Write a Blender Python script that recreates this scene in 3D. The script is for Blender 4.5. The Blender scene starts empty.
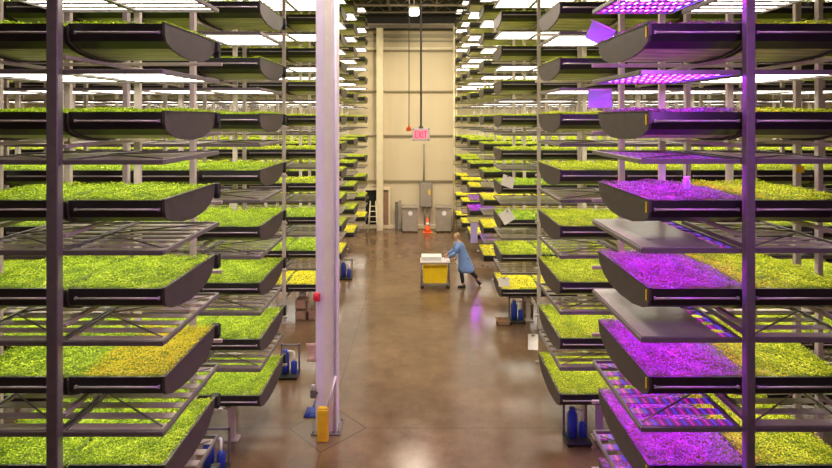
import bpy, math, random
from mathutils import Vector, Matrix
random.seed(7)
S = bpy.context.scene
COL = S.collection
H = 5.5            # eye height, metres
F = 527.0          # focal length in pixels of the 832 wide frame
PI = math.pi

# ------------------------------------------------------------------ materials
def nodes_of(m):
    m.use_nodes = True
    nt = m.node_tree
    return nt, nt.nodes, nt.links

def principled(name, col, rough=0.5, metal=0.0, spec=0.5, noise=0.0, nscale=8.0, bump=0.0, bscale=40.0, stretch=None, coat=0.0):
    m = bpy.data.materials.new(name)
    nt, N, L = nodes_of(m)
    b = N['Principled BSDF']
    b.inputs['Base Color'].default_value = (*col, 1)
    b.inputs['Roughness'].default_value = rough
    b.inputs['Metallic'].default_value = metal
    b.inputs['Specular IOR Level'].default_value = spec
    b.inputs['Coat Weight'].default_value = coat
    if noise or bump:
        tc = N.new('ShaderNodeTexCoord'); mp = N.new('ShaderNodeMapping')
        L.new(tc.outputs['Object'], mp.inputs['Vector'])
        if stretch: mp.inputs['Scale'].default_value = stretch
    if noise:
        n = N.new('ShaderNodeTexNoise'); n.inputs['Scale'].default_value = nscale; n.inputs['Detail'].default_value = 4
        r = N.new('ShaderNodeValToRGB')
        r.color_ramp.elements[0].position = 0.3; r.color_ramp.elements[1].position = 0.7
        r.color_ramp.elements[0].color = (*[c * (1 - noise) for c in col], 1)
        r.color_ramp.elements[1].color = (*[min(1, c * (1 + noise)) for c in col], 1)
        L.new(mp.outputs[0], n.inputs['Vector']); L.new(n.outputs['Fac'], r.inputs[0]); L.new(r.outputs[0], b.inputs['Base Color'])
    if bump:
        n2 = N.new('ShaderNodeTexNoise'); n2.inputs['Scale'].default_value = bscale; n2.inputs['Detail'].default_value = 3
        bp = N.new('ShaderNodeBump'); bp.inputs['Strength'].default_value = bump; bp.inputs['Distance'].default_value = 0.02
        L.new(mp.outputs[0], n2.inputs['Vector']); L.new(n2.outputs['Fac'], bp.inputs['Height']); L.new(bp.outputs[0], b.inputs['Normal'])
    return m

def emitter(name, col, strength, glow=None):
    m = bpy.data.materials.new(name)
    nt, N, L = nodes_of(m)
    b = N['Principled BSDF']
    b.inputs['Base Color'].default_value = (*(glow or (0.8, 0.8, 0.8)), 1)
    b.inputs['Emission Color'].default_value = (*col, 1)
    b.inputs['Emission Strength'].default_value = strength
    return m

def leaf_mat(name, stops, trans=0.3, patch=None):
    """Seedling leaves: colour changes from leaf to leaf and in soft patches."""
    m = bpy.data.materials.new(name)
    nt, N, L = nodes_of(m)
    b = N['Principled BSDF']; out = N['Material Output']
    b.inputs['Roughness'].default_value = 0.55
    b.inputs['Specular IOR Level'].default_value = 0.25
    geo = N.new('ShaderNodeNewGeometry'); tc = N.new('ShaderNodeTexCoord')
    oi = N.new('ShaderNodeObjectInfo')
    n = N.new('ShaderNodeTexNoise'); n.inputs['Scale'].default_value = 5.0; n.inputs['Detail'].default_value = 3
    add0 = N.new('ShaderNodeVectorMath'); add0.operation = 'ADD'
    L.new(tc.outputs['Object'], add0.inputs[0]); L.new(oi.outputs['Location'], add0.inputs[1])
    L.new(add0.outputs[0], n.inputs['Vector'])
    mix = N.new('ShaderNodeMath'); mix.operation = 'MULTIPLY_ADD'
    L.new(geo.outputs['Random Per Island'], mix.inputs[0]); mix.inputs[1].default_value = 0.55
    sub = N.new('ShaderNodeMath'); sub.operation = 'MULTIPLY_ADD'
    L.new(n.outputs['Fac'], sub.inputs[0]); sub.inputs[1].default_value = 0.9; sub.inputs[2].default_value = -0.22
    L.new(sub.outputs[0], mix.inputs[2])
    r = N.new('ShaderNodeValToRGB')
    e = r.color_ramp.elements
    e[0].position = 0.1; e[0].color = (*stops[0], 1)
    e[1].position = 0.9; e[1].color = (*stops[-1], 1)
    for i, c in enumerate(stops[1:-1]):
        x = e.new(0.1 + 0.8 * (i + 1) / (len(stops) - 1)); x.color = (*c, 1)
    L.new(mix.outputs[0], r.inputs[0])
    colour = r.outputs[0]
    if patch:
        pcol, x0, x1 = patch
        r2 = N.new('ShaderNodeValToRGB')
        r2.color_ramp.elements[0].color = (*[c * 0.55 for c in pcol], 1); r2.color_ramp.elements[1].color = (*pcol, 1)
        L.new(mix.outputs[0], r2.inputs[0])
        sp = N.new('ShaderNodeSeparateXYZ'); L.new(tc.outputs['Object'], sp.inputs[0])
        wob = N.new('ShaderNodeMath'); wob.operation = 'MULTIPLY_ADD'
        L.new(n.outputs['Fac'], wob.inputs[0]); wob.inputs[1].default_value = 0.35; L.new(sp.outputs['X'], wob.inputs[2])
        mr = N.new('ShaderNodeMapRange'); L.new(wob.outputs[0], mr.inputs['Value'])
        mr.inputs['From Min'].default_value = x0; mr.inputs['From Max'].default_value = x1
        mc = N.new('ShaderNodeMix'); mc.data_type = 'RGBA'
        L.new(mr.outputs[0], mc.inputs['Factor']); L.new(colour, mc.inputs[6]); L.new(r2.outputs[0], mc.inputs[7])
        colour = mc.outputs[2]
    L.new(colour, b.inputs['Base Color'])
    t = N.new('ShaderNodeBsdfTranslucent'); L.new(colour, t.inputs['Color'])
    ms = N.new('ShaderNodeMixShader'); ms.inputs[0].default_value = trans
    L.new(b.outputs[0], ms.inputs[1]); L.new(t.outputs[0], ms.inputs[2]); L.new(ms.outputs[0], out.inputs[0])
    return m

def led_mat(name='violet_led_board', dots=None, base=None):
    """LED strip: rows of alternating red and blue diodes on a pink-glowing board."""
    m = bpy.data.materials.new(name)
    nt, N, L = nodes_of(m)
    b = N['Principled BSDF']
    b.inputs['Base Color'].default_value = (0.30, 0.16, 0.28, 1)
    tc = N.new('ShaderNodeTexCoord'); sp = N.new('ShaderNodeSeparateXYZ'); L.new(tc.outputs['Object'], sp.inputs[0])
    def cell(sock, pitch):
        d = N.new('ShaderNodeMath'); d.operation = 'DIVIDE'; L.new(sock, d.inputs[0]); d.inputs[1].default_value = pitch
        f = N.new('ShaderNodeMath'); f.operation = 'FRACT'; L.new(d.outputs[0], f.inputs[0])
        s = N.new('ShaderNodeMath'); s.operation = 'SUBTRACT'; L.new(f.outputs[0], s.inputs[0]); s.inputs[1].default_value = 0.5
        a = N.new('ShaderNodeMath'); a.operation = 'ABSOLUTE'; L.new(s.outputs[0], a.inputs[0])
        return d.outputs[0], a.outputs[0]
    dx, ax = cell(sp.outputs['X'], 0.078)
    dot = N.new('ShaderNodeMath'); dot.operation = 'LESS_THAN'; L.new(ax, dot.inputs[0]); dot.inputs[1].default_value = 0.17
    half = N.new('ShaderNodeMath'); half.operation = 'DIVIDE'; L.new(dx, half.inputs[0]); half.inputs[1].default_value = 2.0
    hf = N.new('ShaderNodeMath'); hf.operation = 'FRACT'; L.new(half.outputs[0], hf.inputs[0])
    blue = N.new('ShaderNodeMath'); blue.operation = 'LESS_THAN'; L.new(hf.outputs[0], blue.inputs[0]); blue.inputs[1].default_value = 0.5
    mc = N.new('ShaderNodeMix'); mc.data_type = 'RGBA'
    L.new(blue.outputs[0], mc.inputs['Factor']); mc.inputs[6].default_value = (0.80, 0.008, 0.66, 1); mc.inputs[7].default_value = (0.12, 0.03, 1.0, 1)
    L.new(mc.outputs[2], b.inputs['Emission Color'])
    st = N.new('ShaderNodeMath'); st.operation = 'MULTIPLY_ADD'
    L.new(dot.outputs[0], st.inputs[0]); st.inputs[1].default_value = dots or LED_DOT; st.inputs[2].default_value = base or LED_BASE
    L.new(st.outputs[0], b.inputs['Emission Strength'])
    return m

def floor_mat():
    m = bpy.data.materials.new('polished_concrete')
    nt, N, L = nodes_of(m)
    b = N['Principled BSDF']
    tc = N.new('ShaderNodeTexCoord'); sp = N.new('ShaderNodeSeparateXYZ'); L.new(tc.outputs['Object'], sp.inputs[0])
    def noise(scale, detail, rough=0.6, stretch=(1, 1, 1)):
        mp = N.new('ShaderNodeMapping'); mp.inputs['Scale'].default_value = stretch
        L.new(tc.outputs['Object'], mp.inputs['Vector'])
        n = N.new('ShaderNodeTexNoise'); n.inputs['Scale'].default_value = scale; n.inputs['Detail'].default_value = detail
        n.inputs['Roughness'].default_value = rough
        L.new(mp.outputs[0], n.inputs['Vector'])
        return n.outputs['Fac']
    def math_(op, a, bb, c=None):
        n = N.new('ShaderNodeMath'); n.operation = op
        for i, v in enumerate((a, bb, c)):
            if v is None: continue
            if isinstance(v, (int, float)): n.inputs[i].default_value = v
            else: L.new(v, n.inputs[i])
        return n.outputs[0]
    def ramp(v, p0, p1, c0, c1):
        r = N.new('ShaderNodeValToRGB'); L.new(v, r.inputs[0])
        r.color_ramp.elements[0].position = p0; r.color_ramp.elements[1].position = p1
        r.color_ramp.elements[0].color = (*c0, 1); r.color_ramp.elements[1].color = (*c1, 1)
        return r.outputs[0]
    def mixc(f, a, bb, mode='MIX'):
        n = N.new('ShaderNodeMix'); n.data_type = 'RGBA'; n.blend_type = mode
        if isinstance(f, (int, float)): n.inputs['Factor'].default_value = f
        else: L.new(f, n.inputs['Factor'])
        for i, v in ((6, a), (7, bb)):
            if isinstance(v, tuple): n.inputs[i].default_value = (*v, 1)
            else: L.new(v, n.inputs[i])
        return n.outputs[2]
    big = noise(0.55, 6); mid = noise(2.6, 6, 0.7); fine = noise(26, 3)
    base = ramp(big, 0.35, 0.65, FLOOR_A, FLOOR_B)
    base = mixc(0.75, base, ramp(mid, 0.3, 0.7, (0.72, 0.70, 0.66), (1.15, 1.12, 1.08)), 'MULTIPLY')
    base = mixc(0.35, base, ramp(fine, 0.3, 0.7, (0.8, 0.8, 0.8), (1.1, 1.1, 1.1)), 'MULTIPLY')
    # dark dropped spots
    sp2 = noise(3.3, 2, 0.5); spot = math_('LESS_THAN', sp2, 0.29)
    base = mixc(math_('MULTIPLY', spot, 0.06), base, (0.05, 0.035, 0.025))
    # isolation joint round the column (diamond) and saw cuts
    dxm = math_('ABSOLUTE', math_('SUBTRACT', sp.outputs['X'], COLX), 0)
    dym = math_('ABSOLUTE', math_('SUBTRACT', sp.outputs['Y'], COLY), 0)
    man = math_('ADD', dxm, dym)
    inside = math_('LESS_THAN', man, 0.68)
    edge = math_('LESS_THAN', math_('ABSOLUTE', math_('SUBTRACT', man, 0.68), 0), 0.018)
    base = mixc(math_('MULTIPLY', inside, 0.5), base, (0.17, 0.115, 0.07))
    joint = edge
    outside = math_('SUBTRACT', 1.0, inside)
    for axis, off, per in (('X', COLX, 4.9), ('Y', COLY, 6.1)):
        v = math_('SUBTRACT', sp.outputs[axis], off - per / 2)
        v = math_('DIVIDE', v, per); v = math_('FRACT', v, 0); v = math_('SUBTRACT', v, 0.5); v = math_('ABSOLUTE', v, 0)
        j = math_('MULTIPLY', math_('LESS_THAN', v, 0.009 / per), outside)
        joint = math_('MAXIMUM', joint, j)
    base = mixc(math_('MULTIPLY', joint, 0.55), base, (0.045, 0.03, 0.02))
    L.new(base, b.inputs['Base Color'])
    rr = math_('MULTIPLY_ADD', mid, 0.22, 0.07)
    L.new(rr, b.inputs['Roughness'])
    b.inputs['Specular IOR Level'].default_value = 0.5
    bp = N.new('ShaderNodeBump'); bp.inputs['Strength'].default_value = 0.08; bp.inputs['Distance'].default_value = 0.01
    L.new(mid, bp.inputs['Height']); L.new(bp.outputs[0], b.inputs['Normal'])
    return m

# tuning values
WHITE_LAMP = 7.6
LED_DOT, LED_BASE = 88.0, 0.9
FLOOR_A, FLOOR_B = (0.155, 0.094, 0.050), (0.25, 0.155, 0.085)
COLX, COLY = -1.62, 9.35

M = {
    'floor': floor_mat(),
    'wall': principled('cream_wall_panel', (0.68, 0.57, 0.38), 0.6, noise=0.06, nscale=0.8, stretch=(1, 1, 0.15)),
    'wall_grey': principled('grey_wall_band', (0.42, 0.37, 0.28), 0.6, noise=0.06, nscale=1.0),
    'girt': principled('girt_steel', (0.30, 0.24, 0.15), 0.5, noise=0.08),
    'cream_steel': principled('cream_steel', (0.78, 0.68, 0.46), 0.45, noise=0.05, nscale=3),
    'roof': principled('dark_roof_deck', (0.035, 0.03, 0.028), 0.8, noise=0.2),
    'joist': principled('roof_joist', (0.20, 0.16, 0.11), 0.6, noise=0.1),
    'steel': principled('galvanised_steel', (0.20, 0.17, 0.17), 0.35, 0.35, noise=0.10, nscale=14),
    'beige': principled('beige_rack_steel', (0.58, 0.50, 0.42), 0.45, 0.1, noise=0.08, nscale=10),
    'alu': principled('aluminium_profile', (0.50, 0.46, 0.44), 0.32, 0.5, noise=0.06, nscale=12),
    'black': principled('black_plastic', (0.013, 0.010, 0.012), 0.32, noise=0.3, nscale=5, bump=0.05, bscale=9),
    'black2': principled('black_rubber', (0.02, 0.018, 0.018), 0.6, noise=0.3),
    'panel': principled('taupe_end_panel', (0.062, 0.047, 0.044), 0.5, noise=0.18, nscale=9),
    'liner': principled('ribbed_tray_underside', (0.54, 0.52, 0.31), 0.32, 0.45, noise=0.6, nscale=2.2, bump=0.5, bscale=3, stretch=(0.7, 9, 9)),
    'rod': principled('rail_metal', (0.50, 0.43, 0.43), 0.3, 0.3),
    'lamp': emitter('white_tube_light', (1.0, 0.93, 0.82), WHITE_LAMP),
    'led': led_mat(),
    'led_back': led_mat('violet_led_back_glow', 0.55, 0.16),
    'highbay': emitter('high_bay_diffuser', (0.92, 0.97, 1.0), 14.0),
    'mat': principled('growing_cloth', (0.13, 0.20, 0.01), 0.8, noise=0.4, nscale=30, bump=0.4, bscale=60),
    'column': principled('lilac_lit_column_steel', (0.86, 0.78, 0.86), 0.42, noise=0.04, nscale=4),  # lilac cast of the violet light is put into this colour
    'column_cream_lit': principled('cream_lit_strip', (0.86, 0.80, 0.64), 0.45, noise=0.04, nscale=4),  # white light on the column face, painted as a cream strip
    'yellow': principled('safety_yellow', (0.88, 0.56, 0.02), 0.45, noise=0.1, nscale=9),
    'tote': principled('yellow_tote_plastic', (1.0, 0.66, 0.01), 0.4, noise=0.06, nscale=5),
    'white': principled('white_plastic', (0.85, 0.82, 0.78), 0.45, noise=0.03),
    'paper': principled('paper', (0.86, 0.80, 0.74), 0.8, noise=0.06, nscale=20),
    'pinkpaper': principled('pink_paper', (0.82, 0.55, 0.46), 0.8, noise=0.06, nscale=20),
    'red': principled('red_plastic', (0.72, 0.02, 0.05), 0.35, noise=0.05),
    'orange': principled('orange_plastic', (0.95, 0.13, 0.02), 0.45, noise=0.08),
    'blue': principled('blue_plastic', (0.015, 0.04, 0.32), 0.35, noise=0.15, nscale=10),
    'cabinet': principled('grey_cabinet_steel', (0.34, 0.29, 0.23), 0.5, noise=0.06, nscale=4),
    'cabinet_dark': principled('dark_grey_steel', (0.15, 0.13, 0.11), 0.5, noise=0.08),
    'board': principled('brown_board', (0.34, 0.20, 0.12), 0.7, noise=0.15),
    'dark': principled('unlit_opening', (0.012, 0.011, 0.010), 0.9),
    'sheet': principled('translucent_violet_lit_sheet', (0.55, 0.45, 0.85), 0.5),  # violet LED light put into the colour of white sheets
    'led_sign': emitter('exit_letter_red', (1.0, 0.01, 0.08), 1.3, (0.8, 0.1, 0.2)),
    'sign_face': emitter('exit_face', (1.0, 0.35, 0.45), 0.25, (0.8, 0.5, 0.52)),
    'skin': principled('skin', (0.60, 0.36, 0.25), 0.55),
    'coat': principled('blue_lab_coat', (0.20, 0.33, 0.66), 0.75, noise=0.12, nscale=9),
    'trouser': principled('dark_trousers', (0.02, 0.018, 0.022), 0.8),
    'hair': principled('light_brown_hair', (0.42, 0.28, 0.16), 0.7, noise=0.2, nscale=30),
    'eye': principled('eye_dark', (0.02, 0.015, 0.012), 0.3),
    'green': leaf_mat('seedlings_green', [(0.10, 0.17, 0.004), (0.25, 0.38, 0.006), (0.43, 0.57, 0.012), (0.70, 0.78, 0.06)]),
    'lime': leaf_mat('seedlings_lime', [(0.16, 0.22, 0.004), (0.36, 0.43, 0.006), (0.55, 0.60, 0.015), (0.80, 0.82, 0.07)]),
    'gold': leaf_mat('seedlings_yellow', [(0.45, 0.38, 0.01), (0.70, 0.60, 0.01), (0.85, 0.76, 0.03), (0.95, 0.88, 0.08)]),
    'violet': leaf_mat('seedlings_purple_lit', [(0.13, 0.09, 0.11), (0.22, 0.14, 0.18), (0.32, 0.19, 0.28), (0.45, 0.27, 0.42)], 0.2),  # purple of the LED light put into the leaf colour
    'mixed': leaf_mat('seedlings_part_yellowed', [(0.10, 0.17, 0.004), (0.25, 0.38, 0.006), (0.43, 0.57, 0.012), (0.70, 0.78, 0.06)], 0.3,
                      ((0.70, 0.58, 0.015), -0.74, -0.62)),
}
_nt = M['sheet'].node_tree
_nt.nodes['Principled BSDF'].inputs['Transmission Weight'].default_value = 0.3

# ------------------------------------------------------------------ mesh helper
class MB:
    def __init__(s):
        s.v, s.f, s.mi, s.sm = [], [], [], []
    def quad(s, a, b, c, d, mi=0, sm=False):
        n = len(s.v); s.v += [tuple(a), tuple(b), tuple(c), tuple(d)]; s.f.append((n, n + 1, n + 2, n + 3)); s.mi.append(mi); s.sm.append(sm)
    def box(s, c, d, mi=0, rz=0.0, rx=0.0, ry=0.0, ch=0.0):
        """box centre c, size d, with optional chamfer on the vertical and horizontal edges"""
        hx, hy, hz = d[0] / 2, d[1] / 2, d[2] / 2
        R = Matrix.Rotation(rz, 3, 'Z') @ Matrix.Rotation(ry, 3, 'Y') @ Matrix.Rotation(rx, 3, 'X')
        def add(pts, faces):
            n = len(s.v)
            for p in pts:
                q = R @ Vector(p); s.v.append((q.x + c[0], q.y + c[1], q.z + c[2]))
            for f in faces: s.f.append(tuple(n + i for i in f)); s.mi.append(mi); s.sm.append(False)
        ch = min(ch, hx * .9, hy * .9, hz * .9)
        if ch <= 0:
            P = [(x, y, z) for z in (-hz, hz) for x, y in ((-hx, -hy), (hx, -hy), (hx, hy), (-hx, hy))]
            add(P, [(3, 2, 1, 0), (4, 5, 6, 7), (0, 1, 5, 4), (1, 2, 6, 5), (2, 3, 7, 6), (3, 0, 4, 7)])
        else:
            def ring(ix, iy, z):
                return [(-ix + ch * 0, -iy, z), (ix, -iy, z), (ix, iy, z), (-ix, iy, z)]
            def oct_(ix, iy, k, z):
                return [(-ix + k, -iy, z), (ix - k, -iy, z), (ix, -iy + k, z), (ix, iy - k, z), (ix - k, iy, z), (-ix + k, iy, z), (-ix, iy - k, z), (-ix, -iy + k, z)]
            P = oct_(hx - ch, hy - ch, ch * .5, -hz) + oct_(hx, hy, ch, -hz + ch) + oct_(hx, hy, ch, hz - ch) + oct_(hx - ch, hy - ch, ch * .5, hz)
            Fs = [tuple(reversed(range(8))), tuple(range(24, 32))]
            for k in range(3):
                for i in range(8):
                    j = (i + 1) % 8
                    Fs.append((k * 8 + i, k * 8 + j, k * 8 + 8 + j, k * 8 + 8 + i))
            add(P, Fs)
        return s
    def tube(s, a, b, r, r2=None, n=10, mi=0, cap=True):
        a, b = Vector(a), Vector(b); r2 = r if r2 is None else r2
        z = (b - a).normalized(); x = z.orthogonal().normalized(); y = z.cross(x)
        k = len(s.v)
        for p, rr in ((a, r), (b, r2)):
            for i in range(n):
                t = 2 * PI * i / n; q = p + x * (rr * math.cos(t)) + y * (rr * math.sin(t)); s.v.append(tuple(q))
        for i in range(n):
            j = (i + 1) % n; s.f.append((k + i, k + j, k + n + j, k + n + i)); s.mi.append(mi); s.sm.append(True)
        if cap:
            s.f.append(tuple(k + i for i in reversed(range(n)))); s.f.append(tuple(k + n + i for i in range(n)))
            s.mi += [mi, mi]; s.sm += [False, False]
        return s
    def path(s, pts, r, n=8, mi=0):
        for a, b in zip(pts, pts[1:]): s.tube(a, b, r, n=n, mi=mi)
        return s
    def lathe(s, c, prof, n=20, mi=0):
        k = len(s.v)
        for (r, z) in prof:
            for i in range(n):
                t = 2 * PI * i / n; s.v.append((c[0] + r * math.cos(t), c[1] + r * math.sin(t), c[2] + z))
        for q in range(len(prof) - 1):
            for i in range(n):
                j = (i + 1) % n
                s.f.append((k + q * n + i, k + q * n + j, k + q * n + n + j, k + q * n + n + i)); s.mi.append(mi); s.sm.append(True)
        s.f.append(tuple(k + i for i in reversed(range(n)))); s.f.append(tuple(k + (len(prof) - 1) * n + i for i in range(n)))
        s.mi += [mi, mi]; s.sm += [False, False]
        return s
    def prism_x(s, prof, x0, x1, mi=0, sm=False, caps=True):
        """closed outline of (y, z) points extruded along x"""
        n = len(prof); k = len(s.v)
        if x1 < x0: x0, x1 = x1, x0
        for x in (x0, x1):
            for (y, z) in prof: s.v.append((x, y, z))
        for i in range(n):
            j = (i + 1) % n
            s.f.append((k + i, k + j, k + n + j, k + n + i)); s.mi.append(mi); s.sm.append(sm)
        if caps:
            s.f.append(tuple(k + i for i in reversed(range(n)))); s.f.append(tuple(k + n + i for i in range(n)))
            s.mi += [mi, mi]; s.sm += [False, False]
        return s
    def loft(s, rings, mi=0, cap=True):
        n = len(rings[0]); k = len(s.v)
        for r in rings: s.v += [tuple(p) for p in r]
        for q in range(len(rings) - 1):
            for i in range(n):
                j = (i + 1) % n
                s.f.append((k + q * n + i, k + q * n + j, k + (q + 1) * n + j, k + (q + 1) * n + i)); s.mi.append(mi); s.sm.append(True)
        if cap:
            s.f.append(tuple(k + i for i in reversed(range(n)))); s.f.append(tuple(k + (len(rings) - 1) * n + i for i in range(n)))
            s.mi += [mi, mi]; s.sm += [False, False]
        return s
    def mesh(s, name, mats):
        me = bpy.data.meshes.new(name)
        me.from_pydata(s.v, [], s.f)
        for m in (mats if isinstance(mats, (list, tuple)) else [mats]): me.materials.append(M[m] if isinstance(m, str) else m)
        me.polygons.foreach_set('material_index', s.mi)
        me.polygons.foreach_set('use_smooth', s.sm)
        me.update()
        return me
    def build(s, name, mats, parent=None, **kw):
        return obj(name, s.mesh(name, mats), parent, **kw)

def obj(name, me, parent=None, loc=None, label=None):
    o = bpy.data.objects.new(name, me); COL.objects.link(o)
    if parent: o.parent = parent
    if loc: o.location = loc
    if label: o['label'] = label
    return o

def tag(o, label, cat, group=None):
    o['label'] = label; o['category'] = cat
    if group: o['group'] = group
    return o

def thing(name, loc, label, cat, group=None, rz=0.0):
    o = bpy.data.objects.new(name, None); COL.objects.link(o)
    o.location = loc; o.rotation_euler = (0, 0, rz); o.empty_display_size = 0.2
    return tag(o, label, cat, group)

def structure(o):
    o['kind'] = 'structure'; return o

def px(x, d):      # sideways position of a photo column at depth d
    return (x - 419.0) * d / F
def pz(y, d):      # height of a photo row at depth d
    return H - (y - 118.0) * d / F

# ------------------------------------------------------------------ the hall
WALLY = 26.3
WX = 17.0
ROOF = 10.95
structure(MB().box((0, 10, -0.1), (2 * WX + .4, 34, 0.2)).build('floor', 'floor'))
structure(MB().box((0, 10, ROOF + .1), (2 * WX + .4, 34, 0.2)).build('ceiling', 'roof'))
w = MB()
w.box((0, WALLY + .1, ROOF / 2), (2 * WX, .2, ROOF))
# standing seams of the wall panels
x = -WX + .3
while x < WX:
    w.box((x, WALLY - .012, 5.0), (.035, .03, 10.0)); x += 1.02
structure(w.build('wall_back', 'wall'))
structure(MB().box((-WX - .1, 10, ROOF / 2), (.2, 33, ROOF)).build('wall_left', 'wall'))
structure(MB().box((WX + .1, 10, ROOF / 2), (.2, 33, ROOF)).build('wall_right', 'wall'))
structure(MB().box((0, -6.4, ROOF / 2), (2 * WX, .2, ROOF)).build('wall_front', 'wall'))
for n_, (z0, hgt, dep, mt) in enumerate([(2.36, .09, .10, 'girt'), (4.62, .09, .10, 'girt'), (6.82, .09, .10, 'girt'), (8.95, .12, .12, 'cream_steel'), (8.83, .07, .09, 'girt'),
                                   (9.35, .10, .09, 'wall_grey'), (9.60, .16, .07, 'wall_grey')]):
    structure(MB().box((0, WALLY - dep / 2, z0), (2 * WX, dep, hgt), ch=.01).build('trim_%d' % (n_ + 1), mt))
structure(MB().box((0, WALLY - .09, .10), (2 * WX, .18, .20), ch=.02).build('baseboard_back', 'cream_steel'))
# strip darkened for the shade above the beam, and eaves beam on the wall
structure(MB().box((0, WALLY - .02, 10.58), (2 * WX, .04, .74)).build('trim_8', 'roof'))
structure(MB().box((0, WALLY - .2, 10.02), (2 * WX, .3, .20), ch=.01).build('trim_9', 'joist'))
structure(MB().box((0, WALLY - .25, 9.88), (2 * WX, .2, .07), ch=.01).build('trim_10', 'roof'))
nj = 11
for yy in (25.1, 23.6, 22.0, 20.0, 16.0, 12.0, 8.0):
    j = MB(); j.box((0, yy, ROOF - .05), (2 * WX, .12, .07)); j.box((0, yy, ROOF - .42), (2 * WX, .12, .06))
    xx = -WX + .2
    while xx < WX - .8:
        j.tube((xx, yy, ROOF - .40), (xx + .4, yy, ROOF - .07), .018, n=6); j.tube((xx + .4, yy, ROOF - .07), (xx + .8, yy, ROOF - .40), .018, n=6); xx += .8
    structure(j.build('trim_%d' % nj, 'joist')); nj += 1
for xx in (px(388, 24), px(437, 24)):
    structure(MB().box((xx, 16, ROOF - .14), (.10, 20, .2)).build('trim_%d' % nj, 'joist')); nj += 1
# pale steel stanchion standing against the wall, pipes
structure(MB().box((px(380, 25.9), 25.85, 4.95), (.32, .30, 9.9), ch=.01).build('trim_%d' % nj, 'cream_steel')); nj += 1
structure(MB().tube((px(454, 25.8), 25.8, 0), (px(454, 25.8), 25.8, 10.0), .05).tube((px(456.5, 25.8), 25.8, 0), (px(456.5, 25.8), 25.8, 10.0), .035).build('trim_%d' % nj, 'cream_steel')); nj += 1
# doorway with a dark opening beside the stanchion
d = thing('door_1', (px(377, 26.2), 26.2, 0), 'dark open doorway in the cream end wall', 'door'); d['kind'] = 'structure'; del d['category']
fr = MB(); w2 = .62
for sx in (-1, 1): fr.box((sx * w2, -.03, .98), (.10, .16, 1.96), ch=.01)
fr.box((0, -.03, 1.98), (2 * w2 + .1, .16, .12), ch=.01)
fr.build('door_frame', 'cream_steel', d)
MB().box((0, .06, .95), (2 * w2, .04, 1.9)).build('opening', 'dark', d)
MB().box((.42, -.04, .93), (.30, .05, 1.84), ch=.01).build('door_leaf', 'board', d)

# ------------------------------------------------------------------ growing trays
TL, TP = 1.02, 1.06            # tray length and pitch away from the aisle
LEVEL0, LSTEP = 0.97, 0.917
ZW = ['bottom', 'second', 'third', 'fourth', 'fifth', 'sixth', 'seventh', 'eighth', 'ninth', 'tenth', 'eleventh', 'twelfth']
def profile(W):
    return [(0, 0), (0.0, -.10), (.03, -.165), (.15, -.225), (.40, -.275), (W * .5, -.295), (W * .72, -.275), (W * .88, -.21), (W * .97, -.11), (W, 0)]

def greens_mesh(name, mat, sg, W, dense, seed):
    rnd = random.Random(seed)
    mb = MB()
    x0, x1, y0, y1 = (-.004, TL + .026, .006, W - .01) if dense else (.0, TL + .002, .01, W - .02)
    nx, ny = (7, 9)
    ph = [rnd.uniform(0, 6.3) for _ in range(6)]
    def hz(x, y):
        return .022 + .010 * math.sin(7 * x + ph[0]) + .010 * math.sin(6 * y + ph[1]) + .006 * math.sin(15 * x + 9 * y + ph[2])
    for i in range(nx):
        for j in range(ny):
            xa, xb = x0 + (x1 - x0) * i / nx, x0 + (x1 - x0) * (i + 1) / nx
            ya, yb = y0 + (y1 - y0) * j / ny, y0 + (y1 - y0) * (j + 1) / ny
            P = [(sg * x, y, hz(x, y) - .022) for x, y in ((xa, ya), (xb, ya), (xb, yb), (xa, yb))]
            mb.quad(*P, mi=1, sm=True)
    step = .021 if dense else .040
    size = .023 if dense else .044
    y = y0
    while y < y1:
        x = x0
        while x < x1:
            cx, cy = x + rnd.uniform(-.5, .5) * step, y + rnd.uniform(-.5, .5) * step
            if x0 + size * .5 < cx < x1 - size * .5 and y0 + .01 < cy < y1 - .01:
                h = hz(cx, cy) + rnd.uniform(-.012, .020)
                a = rnd.uniform(0, PI)
                for sd in (0, PI):
                    aa = a + sd + rnd.uniform(-.3, .3); L = size * rnd.uniform(.8, 1.25); wd = L * .42
                    ca, sa = math.cos(aa), math.sin(aa); up = rnd.uniform(-.25, .6) * L
                    b = (sg * cx, cy, h - .004)
                    m1 = (sg * (cx + ca * L * .55 - sa * wd), cy + sa * L * .55 + ca * wd, h + up * .7)
                    m2 = (sg * (cx + ca * L * .55 + sa * wd), cy + sa * L * .55 - ca * wd, h + up * .7)
                    t = (sg * (cx + ca * L), cy + sa * L, h + up)
                    mb.quad(b, m2, t, m1)
            x += step
        y += step
    return mb.mesh(name, [mat, 'mat'])

def shell_pts(W, grow=0.0):
    P = profile(W)
    if not grow: return P
    return [(P[0][0] - grow, P[0][1])] + [(y + (-grow if y < .1 else (grow if y > W - .1 else 0)), z - grow) for y, z in P[1:-1]] + [(P[-1][0] + grow, P[-1][1])]

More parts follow.
